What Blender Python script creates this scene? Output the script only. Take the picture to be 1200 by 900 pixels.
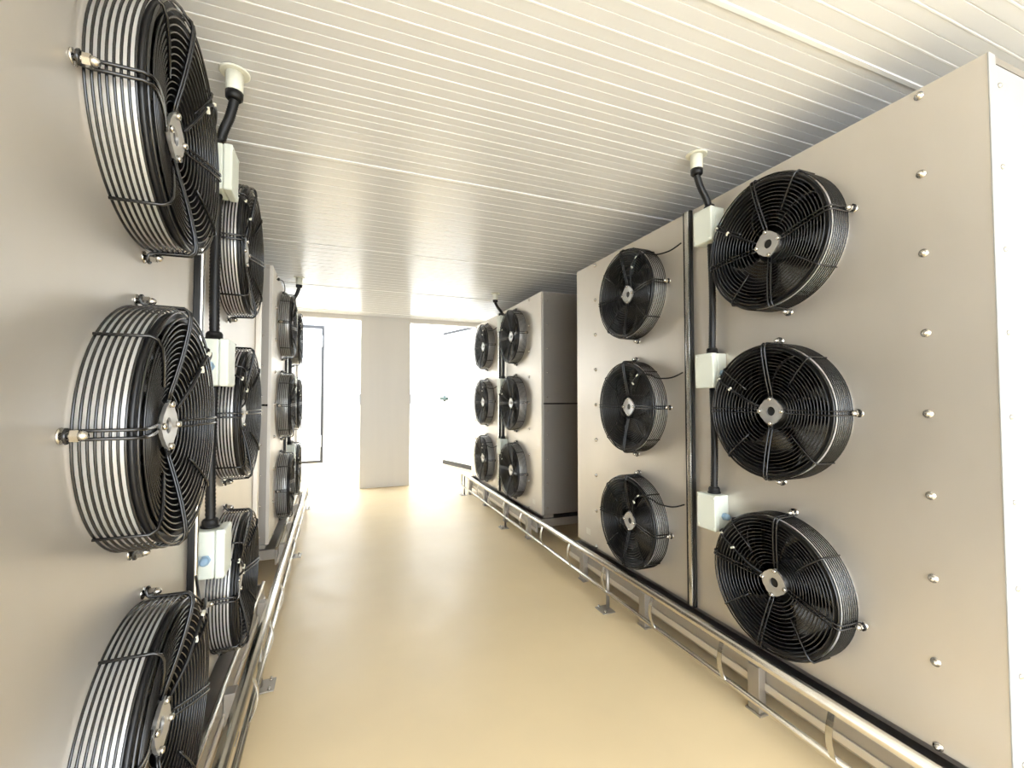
import bpy, bmesh, math, random
from mathutils import Vector, Matrix
random.seed(7)
PI = math.pi
scene = bpy.context.scene
for o in list(bpy.data.objects): bpy.data.objects.remove(o)
COL = scene.collection

# ------------------------------------------------------------------ camera
CAM_Z = 1.318
cam = bpy.data.cameras.new('camera'); camo = bpy.data.objects.new('camera', cam); COL.objects.link(camo)
cam.sensor_width = 36; cam.sensor_fit = 'HORIZONTAL'; cam.lens = 36*512/1200; cam.clip_start = .02
camo.location = (0, 0, CAM_Z)
camo.rotation_euler = (PI/2 + math.atan(16/512), 0, -math.atan(198/512))
scene.camera = camo

# ------------------------------------------------------------------ sky and exposure
world = bpy.data.worlds.new('overcast_sky'); scene.world = world; world.use_nodes = True
bg = world.node_tree.nodes['Background']
bg.inputs[0].default_value = (0.87, 0.935, 1.0, 1); bg.inputs[1].default_value = 6.0
vs = scene.view_settings
vs.view_transform = 'Standard'; vs.look = 'None'; vs.exposure = 0.85; vs.gamma = 1.0; vs.use_curve_mapping = False

# ------------------------------------------------------------------ materials
MATS = {}
def mat(name, color, rough=.5, metal=0., spec=.5, noise=None, bump=None, rough_noise=None, coat=0.):
    """noise=(scale xyz, amount) darkens/lightens the colour; bump=(scale xyz, strength)"""
    m = bpy.data.materials.new(name); m.use_nodes = True
    nt = m.node_tree; p = nt.nodes['Principled BSDF']
    p.inputs['Base Color'].default_value = (*color, 1)
    p.inputs['Roughness'].default_value = rough; p.inputs['Metallic'].default_value = metal
    p.inputs['Specular IOR Level'].default_value = spec
    p.inputs['Coat Weight'].default_value = coat; p.inputs['Coat Roughness'].default_value = .12
    def ntex(scale, detail=4):
        tc = nt.nodes.new('ShaderNodeTexCoord'); mp = nt.nodes.new('ShaderNodeMapping')
        mp.inputs['Scale'].default_value = scale
        nt.links.new(tc.outputs['Object'], mp.inputs['Vector'])
        n = nt.nodes.new('ShaderNodeTexNoise'); n.inputs['Scale'].default_value = 1
        n.inputs['Detail'].default_value = detail
        nt.links.new(mp.outputs[0], n.inputs['Vector'])
        return n
    if noise:
        n = ntex(noise[0]); r = nt.nodes.new('ShaderNodeValToRGB')
        a = noise[1]
        r.color_ramp.elements[0].position = .3; r.color_ramp.elements[1].position = .7
        r.color_ramp.elements[0].color = (*[max(0, c*(1-a)) for c in color], 1)
        r.color_ramp.elements[1].color = (*[min(1, c*(1+a)) for c in color], 1)
        nt.links.new(n.outputs['Fac'], r.inputs['Fac']); nt.links.new(r.outputs['Color'], p.inputs['Base Color'])
    if rough_noise:
        n = ntex(rough_noise[0]); mr = nt.nodes.new('ShaderNodeMapRange')
        mr.inputs['From Min'].default_value = .3; mr.inputs['From Max'].default_value = .7
        mr.inputs['To Min'].default_value = rough - rough_noise[1]; mr.inputs['To Max'].default_value = rough + rough_noise[1]
        nt.links.new(n.outputs['Fac'], mr.inputs['Value']); nt.links.new(mr.outputs[0], p.inputs['Roughness'])
    if bump:
        n = ntex(bump[0]); b = nt.nodes.new('ShaderNodeBump'); b.inputs['Strength'].default_value = bump[1]
        b.inputs['Distance'].default_value = .002
        nt.links.new(n.outputs['Fac'], b.inputs['Height']); nt.links.new(b.outputs['Normal'], p.inputs['Normal'])
    MATS[name] = m
    return m
mat('brushed_steel', (.69, .645, .585), .44, .76, noise=((2.5, 2.5, 1.2), .05), rough_noise=((3, 3, 1.5), .04), bump=((30, 30, 900), .05))
mat('side_steel', (.42, .39, .35), .45, .85, noise=((2, 2, 1), .05), bump=((700, 40, 15), .05))  # darker than the front sheets: shade between the units is in this colour
mat('lit_steel', (.37, .37, .365), .45, 0)  # pale stand-in for the end-face steel, light from behind put into the colour
mat('polished_steel', (.62, .60, .56), .24, 1, noise=((6, 6, 6), .05))
mat('shroud_steel', (.84, .83, .81), .34, .35)
mat('cast_alloy', (.62, .61, .60), .42, .85, bump=((120, 120, 120), .2))
mat('black_wire', (.006, .006, .007), .2, 0, .6)
mat('black_blade', (.008, .008, .009), .25, 0, .6, coat=.6)
mat('black_motor', (.005, .005, .006), .45, 0)
mat('black_rubber', (.006, .006, .007), .45, 0, .4)
mat('dark_coil', (.02, .02, .022), .6, 0)
mat('box_plastic', (.72, .76, .69), .42, 0)
mat('cream_plastic', (.78, .77, .66), .4, 0)
mat('blue_gland', (.28, .42, .58), .4, 0)
mat('ceiling_white', (.74, .75, .765), .25, 0, .6, noise=((1.2, 1.2, 1), .015), bump=((60, 60, 60), .02))
mat('ceiling_bead', (.85, .86, .87), .35, 0)
mat('wall_white', (.80, .80, .79), .4, 0)
mat('pier_panel', (.72, .68, .62), .38, 0, noise=((8, 8, .6), .02))
mat('floor_epoxy', (.79, .63, .385), .40, 0, .5, noise=((1.1, 1.1, 1), .06), rough_noise=((5, 5, 5), .05), bump=((140, 140, 140), .05))
mat('door_white', (.86, .87, .88), .35, 0)
mat('gasket_grey', (.02, .02, .022), .55, 0)
mat('hinge_grey', (.55, .56, .58), .4, .4)
mat('green_handle', (.004, .035, .028), .35, 0)
mat('pale_label', (.80, .77, .70), .6, 0)

# ------------------------------------------------------------------ mesh helpers
def bx(bm, x0, x1, y0, y1, z0, z1, bevel=0):
    vs_ = [bm.verts.new(p) for p in ((x0,y0,z0),(x1,y0,z0),(x1,y1,z0),(x0,y1,z0),(x0,y0,z1),(x1,y0,z1),(x1,y1,z1),(x0,y1,z1))]
    fs = [bm.faces.new([vs_[i] for i in f]) for f in ((0,3,2,1),(4,5,6,7),(0,1,5,4),(1,2,6,5),(2,3,7,6),(3,0,4,7))]
    if bevel:
        es = list({e for f in fs for e in f.edges})
        bmesh.ops.bevel(bm, geom=es, offset=bevel, segments=2, affect='EDGES', profile=.5)
def tube(bm, pts, r, n=6, closed=False, radii=None, cap=True):
    pts = [Vector(p) for p in pts]; N = len(pts)
    tang = []
    for i in range(N):
        if closed: t = pts[(i+1) % N] - pts[i-1]
        else: t = pts[min(i+1, N-1)] - pts[max(i-1, 0)]
        tang.append(t.normalized())
    t0 = tang[0]; ref = Vector((0, 0, 1)) if abs(t0.z) < .9 else Vector((1, 0, 0))
    u = t0.cross(ref).normalized(); rings = []
    for i in range(N):
        t = tang[i]; u = (u - t*u.dot(t)).normalized(); w = t.cross(u)
        rr = radii[i] if radii else r
        rings.append([bm.verts.new(pts[i] + (u*math.cos(2*PI*k/n) + w*math.sin(2*PI*k/n))*rr) for k in range(n)])
    for i in range(N if closed else N-1):
        a, b = rings[i], rings[(i+1) % N]
        for k in range(n):
            f = bm.faces.new((a[k], a[(k+1) % n], b[(k+1) % n], b[k])); f.smooth = True
    if not closed and cap:
        bm.faces.new(rings[0][::-1]); bm.faces.new(rings[-1])
def ring_y(bm, R, v, r, seg=64, n=5):
    """a wire ring in the XZ plane at y=v"""
    vs_ = []
    for i in range(seg):
        a = 2*PI*i/seg; c, s = math.cos(a), math.sin(a)
        vs_.append([bm.verts.new(((R + r*math.cos(2*PI*k/n))*c, v + r*math.sin(2*PI*k/n), (R + r*math.cos(2*PI*k/n))*s)) for k in range(n)])
    for i in range(seg):
        a, b = vs_[i], vs_[(i+1) % seg]
        for k in range(n):
            f = bm.faces.new((a[k], a[(k+1) % n], b[(k+1) % n], b[k])); f.smooth = True
def lathe(bm, prof, seg=32, axis='y', center=(0, 0, 0), smooth=True):
    """prof: list of (radius, height along axis)"""
    cx, cy, cz = center; rings = []
    for R, h in prof:
        ring = []
        for i in range(seg):
            a = 2*PI*i/seg; c, s = R*math.cos(a), R*math.sin(a)
            p = (cx+c, cy+h, cz+s) if axis == 'y' else ((cx+c, cy+s, cz+h) if axis == 'z' else (cx+h, cy+c, cz+s))
            ring.append(bm.verts.new(p))
        rings.append(ring)
    for j in range(len(rings)-1):
        for i in range(seg):
            f = bm.faces.new((rings[j][i], rings[j][(i+1) % seg], rings[j+1][(i+1) % seg], rings[j+1][i])); f.smooth = smooth
    bm.faces.new(rings[0]); bm.faces.new(rings[-1][::-1])
def finish(bm, recalc=True):
    if recalc: bmesh.ops.recalc_face_normals(bm, faces=bm.faces)
    me = bpy.data.meshes.new('m'); bm.to_mesh(me); bm.free(); return me
def obj(name, geo, m=None, parent=None, loc=(0, 0, 0), rot=(0, 0, 0), sharp=None):
    me = finish(geo) if isinstance(geo, bmesh.types.BMesh) else geo
    if m and not me.materials: me.materials.append(MATS[m])
    me.name = name
    o = bpy.data.objects.new(name, me); COL.objects.link(o)
    o.location = loc; o.rotation_euler = rot
    if parent: o.parent = parent
    return o
def B(*a, **k):
    bm = bmesh.new(); bx(bm, *a, **k); return bm
def T(*a, **k):
    bm = bmesh.new(); tube(bm, *a, **k); return bm
def L(*a, **k):
    bm = bmesh.new(); lathe(bm, *a, **k); return bm
def thing(name, label, cat, loc=(0, 0, 0), rot=(0, 0, 0), group=None):
    o = bpy.data.objects.new(name, None); COL.objects.link(o); o.empty_display_size = .1
    o.location = loc; o.rotation_euler = rot; o['label'] = label; o['category'] = cat
    if group: o['group'] = group
    return o
def tag(o, label, cat, group=None):
    o['label'] = label; o['category'] = cat
    if group: o['group'] = group
    return o
def struct(o, label=None, cat=None):
    o['kind'] = 'structure'
    if label: o['label'] = label
    if cat: o['category'] = cat
    return o
def copy_tree(src, parent=None):
    c = src.copy(); COL.objects.link(c); c.parent = parent
    for ch in list(src.children):
        if not ch.name.startswith('motor_cable'): copy_tree(ch, c)
    return c

# ------------------------------------------------------------------ the two machine rows
XR, XL, SLOPE = 1.72, -.456, .019
ZC = 2.518                       # ceiling
def place(side, u, v, z):
    if side == 'R': return Vector((XR - v, u, z))
    return Vector((XL - SLOPE*(u - 1.27) + v, u + SLOPE*v, z))
def rotz(side): return PI/2 if side == 'R' else -PI/2 + math.atan(SLOPE)
SGN = {'R': 1, 'L': -1}

# ------------------------------------------------------------------ room shell
X0, X1, Y0, YB = -1.75, 2.95, -1.9, 6.72
fl = struct(obj('floor', B(-3.2, 4.4, -5.5, 10.1, -.12, 0), 'floor_epoxy'), 'glossy beige epoxy floor of the aisle', 'floor')
struct(obj('wall_left', B(X0-.12, X0, Y0, YB+.12, 0, ZC+.12), 'wall_white'), 'white wall behind the left cooling units', 'wall')
struct(obj('wall_right', B(X1, X1+.12, Y0, YB+.12, 0, ZC+.12), 'wall_white'), 'white wall behind the right cooling units', 'wall')
# ceiling: carrier slab + single planks with a bead and a centre groove
ceil = struct(obj('ceiling', B(X0, X1, Y0, YB+.12, ZC+.02, ZC+.12), 'wall_white'), 'white ribbed metal plank ceiling over the aisle', 'ceiling')
PITCH = .105
def plank_mesh(bead, depth):
    p = PITCH; h = p/2
    # profile in (y, z): z=0 is the visible underside, negative hangs lower
    prof = [(0, .004), (.0012, .004), (.002, -depth), (.002+bead, -depth), (.0035+bead, 0), (h-.0022, 0), (h-.0012, .0022), (h+.0012, .0022), (h+.0022, 0), (p-.0012, 0), (p-.0005, .004), (p, .004)]
    bm = bmesh.new()
    a = [bm.verts.new((X0+.002, y, z)) for y, z in prof]; b = [bm.verts.new((X1-.002, y, z)) for y, z in prof]
    for i in range(len(prof)-1): bm.faces.new((a[i], a[i+1], b[i+1], b[i]))
    t = [bm.verts.new((x, y, .018)) for x, y in ((X0+.002, 0), (X0+.002, p), (X1-.002, p), (X1-.002, 0))]
    bm.faces.new(t)
    bm.faces.new([a[0], t[0], t[3], b[0]]); bm.faces.new([a[-1], b[-1], t[2], t[1]])
    bm.faces.new([t[0]] + a + [t[1]]); bm.faces.new([t[3]] + b + [t[2]])
    bm.faces.ensure_lookup_table()
    for f in bm.faces[1:4]: f.material_index = 1
    me = finish(bm); me.materials.append(MATS['ceiling_white']); me.materials.append(MATS['ceiling_bead'])
    return me
pm, pj = plank_mesh(.0045, .0012), plank_mesh(.016, .004)
k0 = math.floor((Y0 - .965)/PITCH) + 1
k = k0
while .965 + (k+1)*PITCH < YB + .12:
    obj('ceiling_plank', pj if k % 13 == 0 else pm, None, ceil, (0, .965 + k*PITCH, ZC)); k += 1

# far wall with two open doorways and the pier between them
wb = bpy.data.objects.new('wall_back', None); COL.objects.link(wb)
struct(wb, 'end wall with two open doorways either side of a beige pier', 'wall')
PX0, PX1 = .235, .945
obj('pier', B(PX0, PX1, YB, YB+.12, 0, ZC+.02, bevel=.004), 'pier_panel', wb)
obj('header', B(X0, PX0, YB, YB+.12, ZC-.065, ZC+.02), 'pier_panel', wb)
obj('header', B(PX1, X1, YB, YB+.12, ZC-.065, ZC+.02), 'pier_panel', wb)
obj('jamb_panel', B(X0, -1.12, YB, YB+.12, 0, ZC-.065), 'pier_panel', wb)
obj('jamb_panel', B(2.36, X1, YB, YB+.12, 0, ZC-.065), 'pier_panel', wb)
for x, s in ((PX0, -1), (PX1, 1)):
    lp = obj('latch_plate', B(x-.004 if s > 0 else x-.022, x+.022 if s > 0 else x+.004, YB-.012, YB+.05, 1.22, 1.37, bevel=.003), 'hinge_grey', wb)
# front wall behind the camera: a wide open loading door
wf = bpy.data.objects.new('wall_front', None); COL.objects.link(wf)
struct(wf, 'white wall with a wide open loading door', 'wall')
obj('jamb_panel', B(X0, -1.3, Y0-.12, Y0, 0, ZC+.12), 'wall_white', wf)
obj('jamb_panel', B(2.5, X1, Y0-.12, Y0, 0, ZC+.12), 'wall_white', wf)
obj('header', B(-1.3, 2.5, Y0-.12, Y0, ZC-.05, ZC+.12), 'wall_white', wf)

# bright hall beyond the doorways, open to the daylight
HH = 4.2
struct(obj('wall_far', B(-3.2, 4.4, 9.75, 9.9, 0, HH), 'wall_white'), 'bright white wall beyond the open doorways', 'wall')
struct(obj('wall_hall_left', B(-3.2, -3.05, YB+.13, 9.75, 0, HH), 'wall_white'), 'white side wall of the hall beyond', 'wall')
struct(obj('wall_hall_right', B(4.25, 4.4, YB+.13, 9.75, 0, HH), 'wall_white'), 'white side wall of the hall beyond, right', 'wall')

# closed door on the far wall, dark gasket line around it
d1 = bpy.data.objects.new('door_1', None); COL.objects.link(d1); d1.location = (-1.0, 9.75, 0)
struct(d1, 'white door with dark gasket line on the far wall', 'door')
obj('leaf', B(-.62, .58, -.07, -.004, .05, 2.72, bevel=.005), 'door_white', d1)
bm = bmesh.new()
bx(bm, .585, .63, -.06, -.002, .0, 2.79); bx(bm, -.67, -.625, -.06, -.002, .0, 2.79); bx(bm, -.625, .585, -.06, -.002, 2.735, 2.79); bx(bm, -.625, .585, -.06, -.002, .0, .045)
obj('gasket', bm, 'gasket_grey', d1)
for z in (.32, 2.35): obj('hinge', B(.47, .60, -.10, -.065, z, z+.24, bevel=.006), 'hinge_grey', d1)

# swung-open leaf of the right doorway
d2 = bpy.data.objects.new('door_2', None); COL.objects.link(d2)
ang = math.atan2(8.49-7.15, 1.87-2.30)
d2.location = (2.30, 7.15, 0); d2.rotation_euler = (0, 0, ang)
struct(d2, 'white insulated door leaf swung open beyond the right doorway', 'door')
obj('leaf', B(0, 1.41, -.04, .04, .11, 2.545, bevel=.006), 'door_white', d2)
obj('kick_gasket', B(0, 1.41, -.046, .046, .03, .105, bevel=.004), 'gasket_grey', d2)
obj('top_gasket', B(0, 1.41, -.048, .048, 2.547, 2.59), 'gasket_grey', d2)
h = obj('handle', L([(.055, 0), (.055, .02), (.022, .024), (.022, .06)], 16, 'y', (1.345, .04, 1.30)), 'green_handle', d2)
obj('lever', B(1.16, 1.42, .075, .11, 1.275, 1.325, bevel=.01), 'green_handle', h)
for z in (.4, 2.1): obj('hinge', B(-.03, .10, -.055, -.03, z, z+.16, bevel=.006), 'hinge_grey', d2)

# ------------------------------------------------------------------ cooling units
ZT, ZB = 2.312, .235
RH = .262                       # fan opening radius
ROWS = {'R': (1.962, 1.262, .562), 'L': (1.952, 1.252, .552)}
def panel_mesh(a0, a1, ac, zs, th=.02):
    """front sheet with three round openings; faces +Y at y=0"""
    bm = bmesh.new()
    zc = sorted(zs); cuts = [ZB] + [(zc[i]+zc[i+1])/2 for i in range(2)] + [ZT]
    for ci, z in enumerate(zc):
        z0, z1 = cuts[ci], cuts[ci+1]
        angs = [2*PI*i/64 for i in range(64)]
        for cx, cz in ((a0, z0), (a1, z0), (a0, z1), (a1, z1)):
            angs.append(math.atan2(cz-z, cx-ac) % (2*PI))
        angs = sorted(set(round(a, 6) for a in angs))
        inn, out, inb = [], [], []
        for a in angs:
            c, s = math.cos(a), math.sin(a)
            tx = ((a1-ac)/c if c > 1e-9 else ((a0-ac)/c if c < -1e-9 else 1e9))
            tz = ((z1-z)/s if s > 1e-9 else ((z0-z)/s if s < -1e-9 else 1e9))
            t = min(tx, tz)
            inn.append(bm.verts.new((ac+RH*c, 0, z+RH*s))); inb.append(bm.verts.new((ac+RH*c, -th, z+RH*s)))
            out.append(bm.verts.new((ac+t*c, 0, z+t*s)))
        n = len(angs)
        for i in range(n):
            j = (i+1) % n
            bm.faces.new((inn[i], out[i], out[j], inn[j])); bm.faces.new((inb[i], inn[i], inn[j], inb[j]))
    for q in (((a0,0,ZB),(a0,-th,ZB),(a0,-th,ZT),(a0,0,ZT)), ((a1,0,ZB),(a1,-th,ZB),(a1,-th,ZT),(a1,0,ZT)), ((a0,0,ZB),(a1,0,ZB),(a1,-th,ZB),(a0,-th,ZB)), ((a0,0,ZT),(a1,0,ZT),(a1,-th,ZT),(a0,-th,ZT))):
        bm.faces.new([bm.verts.new(p) for p in q])
    bmesh.ops.remove_doubles(bm, verts=bm.verts, dist=1e-5)
    return finish(bm)
bolt_me = finish(L([(.0135, 0), (.0135, .003), (.008, .0035), (.008, .007), (.0068, .011), (.003, .0135), (.0005, .014)], 12)); bolt_me.materials.append(MATS['polished_steel'])
rivet_me = finish(L([(.008, 0), (.0072, .003), (.004, .0055), (.0005, .006)], 10)); rivet_me.materials.append(MATS['polished_steel'])
def unit(side, u0, u1, cols, seam, label, bolts_u):
    s = SGN[side]; uc = (u0+u1)/2; A = lambda u: s*(u-uc)
    D = .98
    t = thing('cooling_unit', label, 'cooling unit', place(side, uc, 0, 0), (0, 0, rotz(side)), 'stainless cooling units lining the aisle')
    for (p0, p1), c in zip(((u0, seam-.002), (seam+.002, u1)), cols):
        e = sorted((A(p0), A(p1)))
        obj('front_panel', panel_mesh(e[0], e[1], A(c), ROWS[side]), 'brushed_steel', t)
    h = (u1-u0)/2; zm = 1.262
    for sg in (-1, 1):
        lo, hi = sorted((sg*h, sg*(h-.02)))
        whole = side == 'R' and u0 < 1 and sg < 0
        for z0, z1 in (((ZB, ZT-.0215),) if whole else ((ZB, zm-.006), (zm+.006, ZT-.0215))):
            sp = obj('side_panel', B(lo, hi, -D, -.0205, z0, z1, bevel=.002), 'lit_steel' if whole else 'side_steel', t)
            n = 9 if whole else 5
            for i in range(n):
                z = z0 + .06 + (z1-z0-.12)*i/(n-1)
                obj('rivet', rivet_me, None, sp, (sg*h, -.06, z), (0, 0, -sg*PI/2))
    obj('top_panel', B(-h, h, -D, -.0205, ZT-.02, ZT), 'side_steel', t).location.z = .0005
    obj('back_panel', B(-h+.0205, h-.0205, -D, -D+.02, ZB, ZT-.021), 'side_steel', t)
    obj('bottom_panel', B(-h+.0205, h-.0205, -D+.021, -.0205, ZB, ZB+.015), 'side_steel', t)
    bm = bmesh.new(); bx(bm, -h+.03, h-.03, -.62, -.36, ZB+.03, ZT-.04)
    for i in range(40):
        x = -h+.04 + (2*h-.08)*i/39; bx(bm, x-.0015, x+.0015, -.36, -.335, ZB+.03, ZT-.04)
    obj('coil', bm, 'dark_coil', t)
    # joint strip between the two front panels, black gaskets both sides
    a = A(seam)
    obj('joint_strip', B(a-.014, a+.014, .0005, .026, ZB, ZT, bevel=.008), 'polished_steel', t)
    for sg in (-1, 1): obj('gasket', B(a+sg*.0205-.006, a+sg*.0205+.006, .0005, .02, ZB, ZT, bevel=.003), 'black_rubber', t)
    if side == 'L':
        a = A(u1-.03); obj('corner_strip', B(a-.028, a+.028, .0005, .026, ZB, ZT, bevel=.004), 'brushed_steel', t)
    # drip tray: folded trough with a rolled lip
    bm = bmesh.new()
    bx(bm, -h-.02, h+.02, -D+.02, .045, .13, .145); bx(bm, -h-.02, h+.02, .045, .06, .085, .20, bevel=.004)
    bx(bm, -h-.02, h+.02, -D+.005, -D+.02, .13, .20); bx(bm, -h-.02, -h-.008, -D+.02, .045, .145, .20); bx(bm, h+.008, h+.02, -D+.02, .045, .145, .20)
    tr = obj('drip_tray', bm, 'side_steel', t)
    obj('lip', T([(-h-.02, .056, .206), (h+.02, .056, .206)], .011, 10), 'polished_steel', tr)
    obj('stiffener', B(-h-.02, h+.02, .0605, .067, .098, .128, bevel=.002), 'brushed_steel', tr)
    obj('sill', B(-h, h, -.12, -.022, .205, ZB-.002), 'side_steel', t)
    for uu in (u0+.73, (u0+u1)/2+.28, u1-.22, u0+.12):
        for v, zt in ((.083, .195), (-.85, .129)):
            lg = obj('leg', B(A(uu)-.028, A(uu)+.028, v-.0225, v+.017, .008, zt, bevel=.003), 'side_steel', t)
            obj('foot', B(A(uu)-.036, A(uu)+.036, v-.03, v+.022, .0, .008), 'side_steel', lg)
    for bu in bolts_u:
        for i in range(9):
            z = .245 + .2555*i
            if z > ZT-.015: z = ZT-.03
            obj('panel_bolt', bolt_me, None, t, (A(bu), .0002, z))
    return t
U = {}
U['RN'] = unit('R', .652, 3.02, (1.303, 2.267), 1.815, 'near steel fan unit on the right, brightly lit end face at the picture edge', (.812, 2.75))
U['RF'] = unit('R', 3.69, 6.05, (4.30, 5.29), 4.84, 'far steel fan unit on the right, shaded end face toward the camera', (3.97, 5.82))
U['LN'] = unit('L', .42, 3.0, (1.27, 2.19), 1.735, 'near steel fan unit filling the left edge of the picture', (.6,))
U['LF'] = unit('L', 3.69, 6.05, (4.33, 5.28), 4.68, 'far steel fan unit on the left, beside the left doorway', (3.9,))
# end face of the near right unit: steel, daylight put into its pale colour, with a folded corner strip
t = U['RN']
obj('corner_strip', B(-1.184-.004, -1.184+.0, -.035, .002, ZB, ZT, bevel=.001), 'lit_steel', t)
# pale rubbed stickers low on the far corner of each right unit
for key, u0, uc, ul in (('RN', .652, 1.836, 2.862), ('RF', 3.69, 4.87, 3.86)):
    st = obj('sticker', B(ul-uc-.03, ul-uc+.03, .0004, .0012, .30, .345), 'pale_label', U[key])


# ------------------------------------------------------------------ fans
WR = .0027
def vprof(R):  # guard front surface: rim proud, dished towards the hub
    f = max(0, min(1, (.262-R)/.20)); return .104 - .042*f**1.4
def make_fan():
    t = thing('axial_fan', 'x', 'fan')
    # shroud: rolled steel ring
    bm = bmesh.new()
    Ro, Ri = .2615, .2535
    prof = [(Ri, -.03), (Ri, .078), (Ri+.002, .081), (Ro, .081), (Ro+.001, .079), (Ro+.001, .002), (Ro, .0015), (Ro, -.03)]
    rings = []
    for R, h in prof:
        rings.append([bm.verts.new((R*math.cos(2*PI*i/72), h, R*math.sin(2*PI*i/72))) for i in range(72)])
    for j in range(len(prof)):
        for i in range(72):
            a, b = rings[j], rings[(j+1) % len(prof)]
            f = bm.faces.new((a[i], a[(i+1) % 72], b[(i+1) % 72], b[i])); f.smooth = j in (0, 4, 7)
    obj('shroud', bm, 'shroud_steel', t)
    bm = bmesh.new(); rings = []
    prof = [(.2495, -.03), (.2495, .0915), (.251, .093), (.265, .093), (.2675, .0905), (.2675, .0815), (.253, .0815), (.253, -.03)]
    for R, h in prof:
        rings.append([bm.verts.new((R*math.cos(2*PI*i/72), h, R*math.sin(2*PI*i/72))) for i in range(72)])
    for j in range(len(prof)):
        for i in range(72):
            a, b = rings[j], rings[(j+1) % len(prof)]
            f = bm.faces.new((a[i], a[(i+1) % 72], b[(i+1) % 72], b[i])); f.smooth = j in (0, 4, 6)
    obj('inlet_ring', bm, 'black_motor', t)
    bm = bmesh.new()
    for i in range(8): ring_y(bm, .2765, (.008 + i*.0108), WR, 72)
    ring_y(bm, .271, .100, WR*1.2, 72)
    R = .256
    while R > .066:
        ring_y(bm, R, vprof(R), WR*.85, 64 if R > .15 else 40, 5); R -= .0138
    obj('guard_rings', bm, 'black_wire', t)
    # four twin spokes that loop round the fixing bolts, four single spokes
    for q in range(4):
        side_pts = []
        w = .0075
        path = [(.052, vprof(.052)+.003)] + [(r, vprof(r)+.004) for r in (.08, .11, .15, .19, .23, .256)] + [(.272, .1055), (.281, .096), (.2825, .03), (.284, .018), (.288, .013)]
        pts = [(r, v, -w) for r, v in path]
        for a in (-60, -30, 0, 30, 60):
            pts.append((.294 + .013*math.cos(math.radians(a)), .011, .013*math.sin(math.radians(a))))
        pts += [(r, v, w) for r, v in path[::-1]]
        ob = obj('guard_spoke', T(pts, .0036, 6), 'black_wire', t, (0, 0, 0), (0, -q*PI/2, 0))
    for q in range(4):
        path = [(r, vprof(r)+.004) for r in (.135, .17, .21, .25)] + [(.271, .1055), (.2805, .095), (.2805, .006)]
        obj('guard_spoke', T([(r, v, 0) for r, v in path], .0034, 6), 'black_wire', t, (0, 0, 0), (0, -(q+.5)*PI/2 + .05, 0))
    # hub plate with four ears
    bm = bmesh.new(); n = 64; o1, o2, i1, i2 = [], [], [], []
    for i in range(n):
        a = 2*PI*i/n; R = .0515 + .008*max(0, math.cos(4*a))**3 - .003*max(0, -math.cos(4*a))**3
        o1.append(bm.verts.new((R*math.cos(a), .072, R*math.sin(a)))); o2.append(bm.verts.new((R*math.cos(a), .064, R*math.sin(a))))
        i1.append(bm.verts.new((.019*math.cos(a), .069, .019*math.sin(a)))); i2.append(bm.verts.new((.019*math.cos(a), .052, .019*math.sin(a))))
    for i in range(n):
        j = (i+1) % n
        bm.faces.new((o1[i], o1[j], i1[j], i1[i])); bm.faces.new((o2[i], o2[j], o1[j], o1[i])); bm.faces.new((i1[i], i1[j], i2[j], i2[i])); bm.faces.new((i2[i], i2[j], o2[j], o2[i]))
    hp = obj('hub_plate', bm, 'cast_alloy', t)
    for q in range(4):
        a = q*PI/2
        obj('screw', L([(.0085, .071), (.0085, .077), (.006, .080), (.0005, .081)], 10, 'y', (.050*math.cos(a), 0, .050*math.sin(a))), 'polished_steel', hp)
    # external-rotor motor
    obj('motor', L([(.03, -.11), (.062, -.105), (.072, -.09), (.074, .025), (.070, .042), (.055, .050), (.052, .056), (.044, .060), (.044, .0635)], 40), 'black_motor', t)
    # five wide sickle blades
    bm = bmesh.new(); NR, NT = 9, 8; top, bot = [], []
    for i in range(NR):
        f = i/(NR-1); r = .068 + (.246-.068)*f
        span = math.radians(44 + 12*f); sweep = math.radians(26*f*f)
        pitch = .105 - .03*f
        rt, rb = [], []
        for j in range(NT):
            tt = j/(NT-1) - .5
            a = sweep + tt*span; camber = .010*(1-4*tt*tt)
            v = -.012 + tt*pitch + camber
            rt.append(bm.verts.new((r*math.cos(a), v, r*math.sin(a)))); rb.append(bm.verts.new((r*math.cos(a), v-.004, r*math.sin(a))))
        top.append(rt); bot.append(rb)
    for i in range(NR-1):
        for j in range(NT-1):
            f1 = bm.faces.new((top[i][j], top[i+1][j], top[i+1][j+1], top[i][j+1])); f1.smooth = True
            f2 = bm.faces.new((bot[i][j], bot[i][j+1], bot[i+1][j+1], bot[i+1][j])); f2.smooth = True
    for i in range(NR-1):
        for j in (0, NT-1): bm.faces.new((top[i][j], top[i+1][j], bot[i+1][j], bot[i][j]))
    for j in range(NT-1):
        for i in (0, NR-1): bm.faces.new((top[i][j], top[i][j+1], bot[i][j+1], bot[i][j]))
    bme = finish(bm)
    for q in range(5): obj('blade', bme, 'black_blade', t, (0, 0, 0), (0, -q*2*PI/5, 0))
    # bolts with hex nut and dome at the four loops
    bm = bmesh.new(); lathe(bm, [(.015, .0005), (.015, .003), (.0075, .003), (.0075, .007)], 14)
    lathe(bm, [(.0115, .015), (.0115, .027)], 6, smooth=False); lathe(bm, [(.0095, .027), (.0085, .033), (.005, .038), (.0005, .040)], 14)
    lathe(bm, [(.006, .007), (.006, .0155)], 10)
    me = finish(bm)
    for q in range(4):
        a = q*PI/2; obj('mounting_bolt', me, 'polished_steel', t, (.294*math.cos(a), 0, .294*math.sin(a)))
    return t
fan0 = make_fan()
used = [False]
def cable(t, pts, clips):
    c = obj('motor_cable', T(pts, .0042, 7), 'black_rubber', t)
    for p, d in clips:
        obj('cable_clip', B(-.009, .009, -.004, .004, -.004, .004, bevel=.0015), 'cream_plastic', c, p, (0, d, 0))
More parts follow.
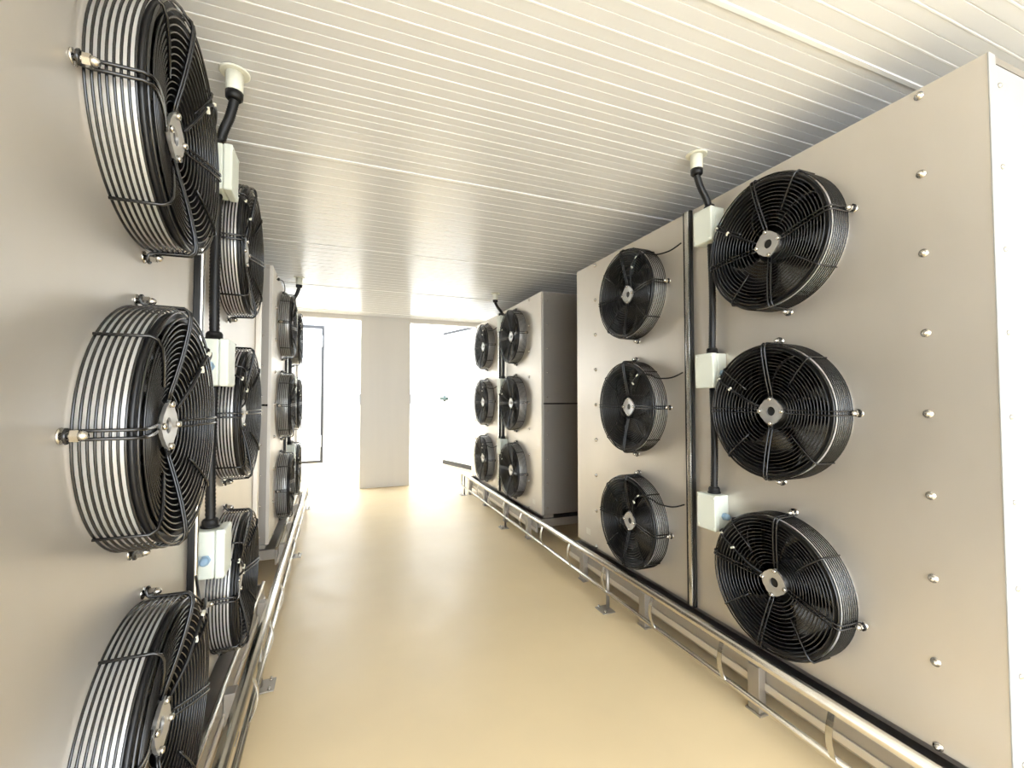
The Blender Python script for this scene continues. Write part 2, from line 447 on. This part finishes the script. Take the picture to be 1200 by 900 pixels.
def smooth_path(P, n=8):
    P = [Vector(p) for p in P]; out = []
    for i in range(len(P)-1):
        p0, p1, p2, p3 = P[max(i-1, 0)], P[i], P[i+1], P[min(i+2, len(P)-1)]
        for k in range(n):
            s = k/n
            out.append(.5*((2*p1) + (p2-p0)*s + (2*p0-5*p1+4*p2-p3)*s*s + (3*p1-p0-3*p2+p3)*s**3))
    out.append(P[-1]); return out
def fan(side, u, row, label, tilt, kind, uto=None):
    z = ROWS[side][row]
    t = fan0 if not used[0] else copy_tree(fan0)
    used[0] = True
    t.location = place(side, u, 0, z); t.rotation_euler = (0, tilt, rotz(side))
    t['label'] = label; t['group'] = 'axial fans on the cooling units'
    b = random.uniform(0, 2*PI); i = 0
    for c in t.children:
        if c.name.startswith('blade'): c.rotation_euler = (0, b + i*2*PI/5, 0); i += 1
    s = SGN[side]; d = 1 if uto > u else -1
    du = s*abs(uto-u)*d; sg = 1 if du > 0 else -1
    ct, st = math.cos(tilt), math.sin(tilt)
    # aim points are written for an upright fan and turned back by its tilt
    def un(p): x, y, zz = p; return (x*ct - zz*st, y, x*st + zz*ct)
    if kind == 'box':
        P = [(du-.01*sg, .032, .165), (sg*.245, .085, .15), (sg*.222, .108, .132), (sg*.17, .108, .098), (sg*.10, .095, .05), (sg*.055, .068, .02)]
        cl = [((sg*.232, .104, .14), .6*sg), ((sg*.165, .110, .095), .6*sg)]
    else:
        P = [(du, .028, .19), (du*.85, .05, .165), (du*.66, .075, .165), (sg*.24, .096, .185), (sg*.17, .111, .19), (sg*.11, .110, .16), (sg*.07, .098, .10), (sg*.045, .072, .04)]
        cl = [((sg*.145, .114, .185), -.5*sg), ((sg*.10, .110, .14), .9*sg)]
    cable(t, smooth_path([un(p) for p in P], 5), [(un(p), r) for p, r in cl])
    return t
RN3 = ('top', 'middle', 'bottom')
tl = [(.14, .0, -.16), (.06, 0, -.05), (.03, .02, -.02), (.0, .03, .0), (.12, 0, -.28), (.08, .0, -.06), (.02, 0, 0), (0, .02, 0)]
for r in range(3):
    w = RN3[r]
    fan('R', 1.303, r, f'{w} black fan in the nearest column of the right-hand wall', tl[0][r], 'box', 1.52)
    fan('R', 2.267, r, f'{w} black fan in the second column on the right, past the steel joint strip', tl[1][r], 'strip', 1.845)
    fan('R', 4.30, r, f'{w} fan in the nearer column of the far right unit', tl[2][r], 'box', 4.55)
    fan('R', 5.29, r, f'{w} fan in the farthest column on the right, next to the right doorway', tl[3][r], 'strip', 4.87)
    fan('L', 1.27, r, f'large {w} fan of the closest column on the left-hand wall', tl[4][r], 'strip', 1.70)
    fan('L', 2.19, r, f'{w} fan in the second column on the left, behind the junction boxes', tl[5][r], 'box', 1.98)
    fan('L', 4.33, r, f'{w} fan in the nearer column of the far left unit', tl[6][r], 'strip', 4.67)
    fan('L', 5.28, r, f'{w} fan in the farthest column on the left, next to the left doorway', tl[7][r], 'box', 4.95)

# ------------------------------------------------------------------ junction boxes, conduits, ceiling glands
BZ = {'R': (2.158, 1.448, .772), 'L': (2.142, 1.442, .775)}
def junction_box(side, u, z, label, near_dir):
    t = thing('junction_box', label, 'junction box', place(side, u, 0, z), (0, 0, rotz(side)), 'pale plastic junction boxes on the fan units')
    w, hh = .056, .082
    obj('body', B(-w, w, .0005, .058, -hh, hh, bevel=.005), 'box_plastic', t)
    ld = obj('lid', B(-w-.002, w+.002, .0585, .088, -hh-.002, hh+.002, bevel=.006), 'box_plastic', t)
    for sx in (-1, 1):
        for sz in (-1, 1):
            obj('screw', L([(.006, .0875), (.006, .0895), (.0005, .0897)], 8, 'y', (sx*.046, 0, sz*.07)), 'box_plastic', ld)
    # side cable gland facing the fan
    d = near_dir
    bm = bmesh.new(); lathe(bm, [(.017, 0), (.017, .010)], 6, 'x', smooth=False); lathe(bm, [(.0145, .010), (.0145, .022), (.010, .030), (.006, .031)], 14, 'x')
    g = obj('cable_gland', bm, 'blue_gland', t, (d*(w+.0005), .032, -.015), (0, 0, 0 if d > 0 else PI))
    return t
def conduit(side, pts, label):
    P = smooth_path([place(side, *p) for p in pts], 8)
    # corrugated black hose
    Q = []; 
    for i in range(len(P)-1):
        n = max(2, int((P[i+1]-P[i]).length/.006))
        for k in range(n): Q.append(P[i].lerp(P[i+1], k/n))
    Q.append(P[-1])
    base = Q[-1]
    o = thing('cable_conduit', label, 'conduit', tuple(base), (0, 0, 0), 'black conduits feeding the junction boxes')
    loc = [q-base for q in Q]
    obj('hose', T(loc, .0165, 10, radii=[.0172 if i % 2 else .0152 for i in range(len(loc))]), 'black_rubber', o)
    d = (loc[-2]-loc[-1]).normalized()
    obj('end_gland', T([d*.0005, d*.007, d*.0075, d*.022, d*.030, d*.031], .02, 14, radii=[.030, .030, .0265, .0265, .022, .017]), 'black_rubber', o)
    return o
def ceiling_gland(p, to, label):
    x, y = p
    t = thing('ceiling_gland', label, 'cable gland', (x, y, ZC-.0035), (0, 0, 0), 'cable glands on the ceiling')
    obj('flange', L([(.046, -.006), (.05, -.004), (.05, 0)], 28, 'z'), 'cream_plastic', t)
    obj('sleeve', L([(.025, -.075), (.028, -.07), (.030, -.0065)], 24, 'z'), 'cream_plastic', t)
    obj('lock_nut', L([(.022, -.105), (.029, -.098), (.030, -.076), (.026, -.0755)], 12, 'z'), 'black_rubber', t)
    return t
sets = [('R', 1.64, (1.61, 1.645), 'near right unit', -1), ('R', 4.64, (1.62, 4.72), 'far right unit', -1),
        ('L', 1.85, (-.385, 1.835), 'near left unit', 1), ('L', 4.82, (-.42, 4.79), 'far left unit', 1)]
for side, u, g, nm, nd in sets:
    for r in range(3):
        junction_box(side, u, BZ[side][r], f'{RN3[r]} pale green junction box on the {nm}', nd)
    b = BZ[side]
    ceiling_gland(g, None, f'cream cable gland in the ceiling above the {nm}')
    # ceiling -> top box
    if side == 'R': gu, gv = g[1], XR-g[0]
    else: gu, gv = g[1], g[0]-(XL-SLOPE*(g[1]-1.27))
    zt = ZC-.109
    conduit(side, [(gu, gv, zt), (gu+(u-gu)*.30, gv+(.032-gv)*.28, zt+(b[0]+.083-zt)*.33), (gu+(u-gu)*.72, gv+(.032-gv)*.72, zt+(b[0]+.083-zt)*.66), (u, .032, b[0]+.083)], f'short black conduit from the ceiling gland to the top box, {nm}')
    bow = -.004
    conduit(side, [(u, .032, b[0]-.0835), (u+bow, .030, (b[0]+b[1])/2), (u, .032, b[1]+.12), (u, .032, b[1]+.083)], f'black conduit between top and middle junction boxes, {nm}')
    conduit(side, [(u, .032, b[1]-.0835), (u+bow, .030, (b[1]+b[2])/2), (u, .032, b[2]+.12), (u, .032, b[2]+.083)], f'black conduit between middle and bottom junction boxes, {nm}')

# ------------------------------------------------------------------ bumper rails along the floor
def rail(side, v, u0, u1, feet, label):
    s = SGN[side]; uc = (u0+u1)/2; A = lambda u: s*(u-uc); hl = (u1-u0)/2
    t = thing('bumper_rail', label, 'rail', place(side, uc, v, 0), (0, 0, rotz(side)), 'stainless bumper rails')
    ZU, ZLo = .283, .114
    obj('upper_tube', T([(-hl, 0, ZU), (hl, 0, ZU)], .021, 16), 'polished_steel', t)
    obj('lower_tube', T([(-hl, 0, ZLo), (hl, 0, ZLo)], .0125, 12), 'polished_steel', t)
    # bowed straps between the tubes
    bm = bmesh.new(); n = 8; prev = None
    for i in range(n+1):
        f = i/n; z = ZU-.012 - (ZU-.012-ZLo-.006)*f; y = .019 - .006*f + .020*math.sin(PI*f)
        row = [bm.verts.new(p) for p in ((-.011, y, z), (.011, y, z), (.011, y-.004, z), (-.011, y-.004, z))]
        if prev:
            for k in range(4): bm.faces.new((prev[k], prev[(k+1) % 4], row[(k+1) % 4], row[k]))
        else: bm.faces.new(row)
        prev = row
    bm.faces.new(prev); me = finish(bm)
    u = 1.0
    while u - .45 > u0: u -= .45
    while u < u1-.05:
        obj('strap', me, 'polished_steel', t, (A(u), 0, 0)); u += .45
    for fu in feet:
        p = obj('post', T([(A(fu), -.012, .006), (A(fu), -.012, .262)], .011, 10), 'side_steel', t)
        obj('foot_plate', B(A(fu)-.05, A(fu)+.05, -.034, .05, 0, .006, bevel=.001), 'side_steel', p)
        for dx in (-.036, .036):
            obj('anchor_bolt', L([(.009, .006), (.009, .012), (.005, .0125), (.005, .02)], 6, 'z', (A(fu)+dx, .03, 0)), 'polished_steel', p)
    # closed far end
    e = A(u1)
    obj('end_bend', T(smooth_path([(e, 0, ZU), (e+s*.03, 0, ZU-.01), (e+s*.04, 0, ZU-.05), (e+s*.04, 0, ZLo+.04), (e+s*.03, 0, ZLo+.006), (e, 0, ZLo)], 4), .0125, 10), 'polished_steel', t)
rail('R', .18, -.6, 5.86, (.52, 2.36, 4.20, 5.80), 'polished steel bumper rail along the floor below the right-hand fans')
rail('L', .15, -.6, 5.86, (.48, 2.30, 4.07, 5.75), 'polished steel bumper rail along the floor below the left-hand fans')

# thin sensor lead hanging from the far left unit's front to the fan bolt
lp = [place('L', 3.90, .004, 2.262), place('L', 4.00, .035, 2.275), place('L', 4.12, .04, 2.255), place('L', 4.22, .03, 2.235), place('L', 4.300, .012, 2.252)]
o = thing('sensor_lead', 'thin dark sensor lead above the top fan of the far left unit', 'cable', tuple(lp[0]))
obj('lead', T([p-lp[0] for p in smooth_path(lp, 6)], .004, 6), 'black_rubber', o)
obj('plug', L([(.010, -.008), (.014, 0), (.010, .008)], 10, 'x'), 'black_rubber', o, (.012, 0, 0))
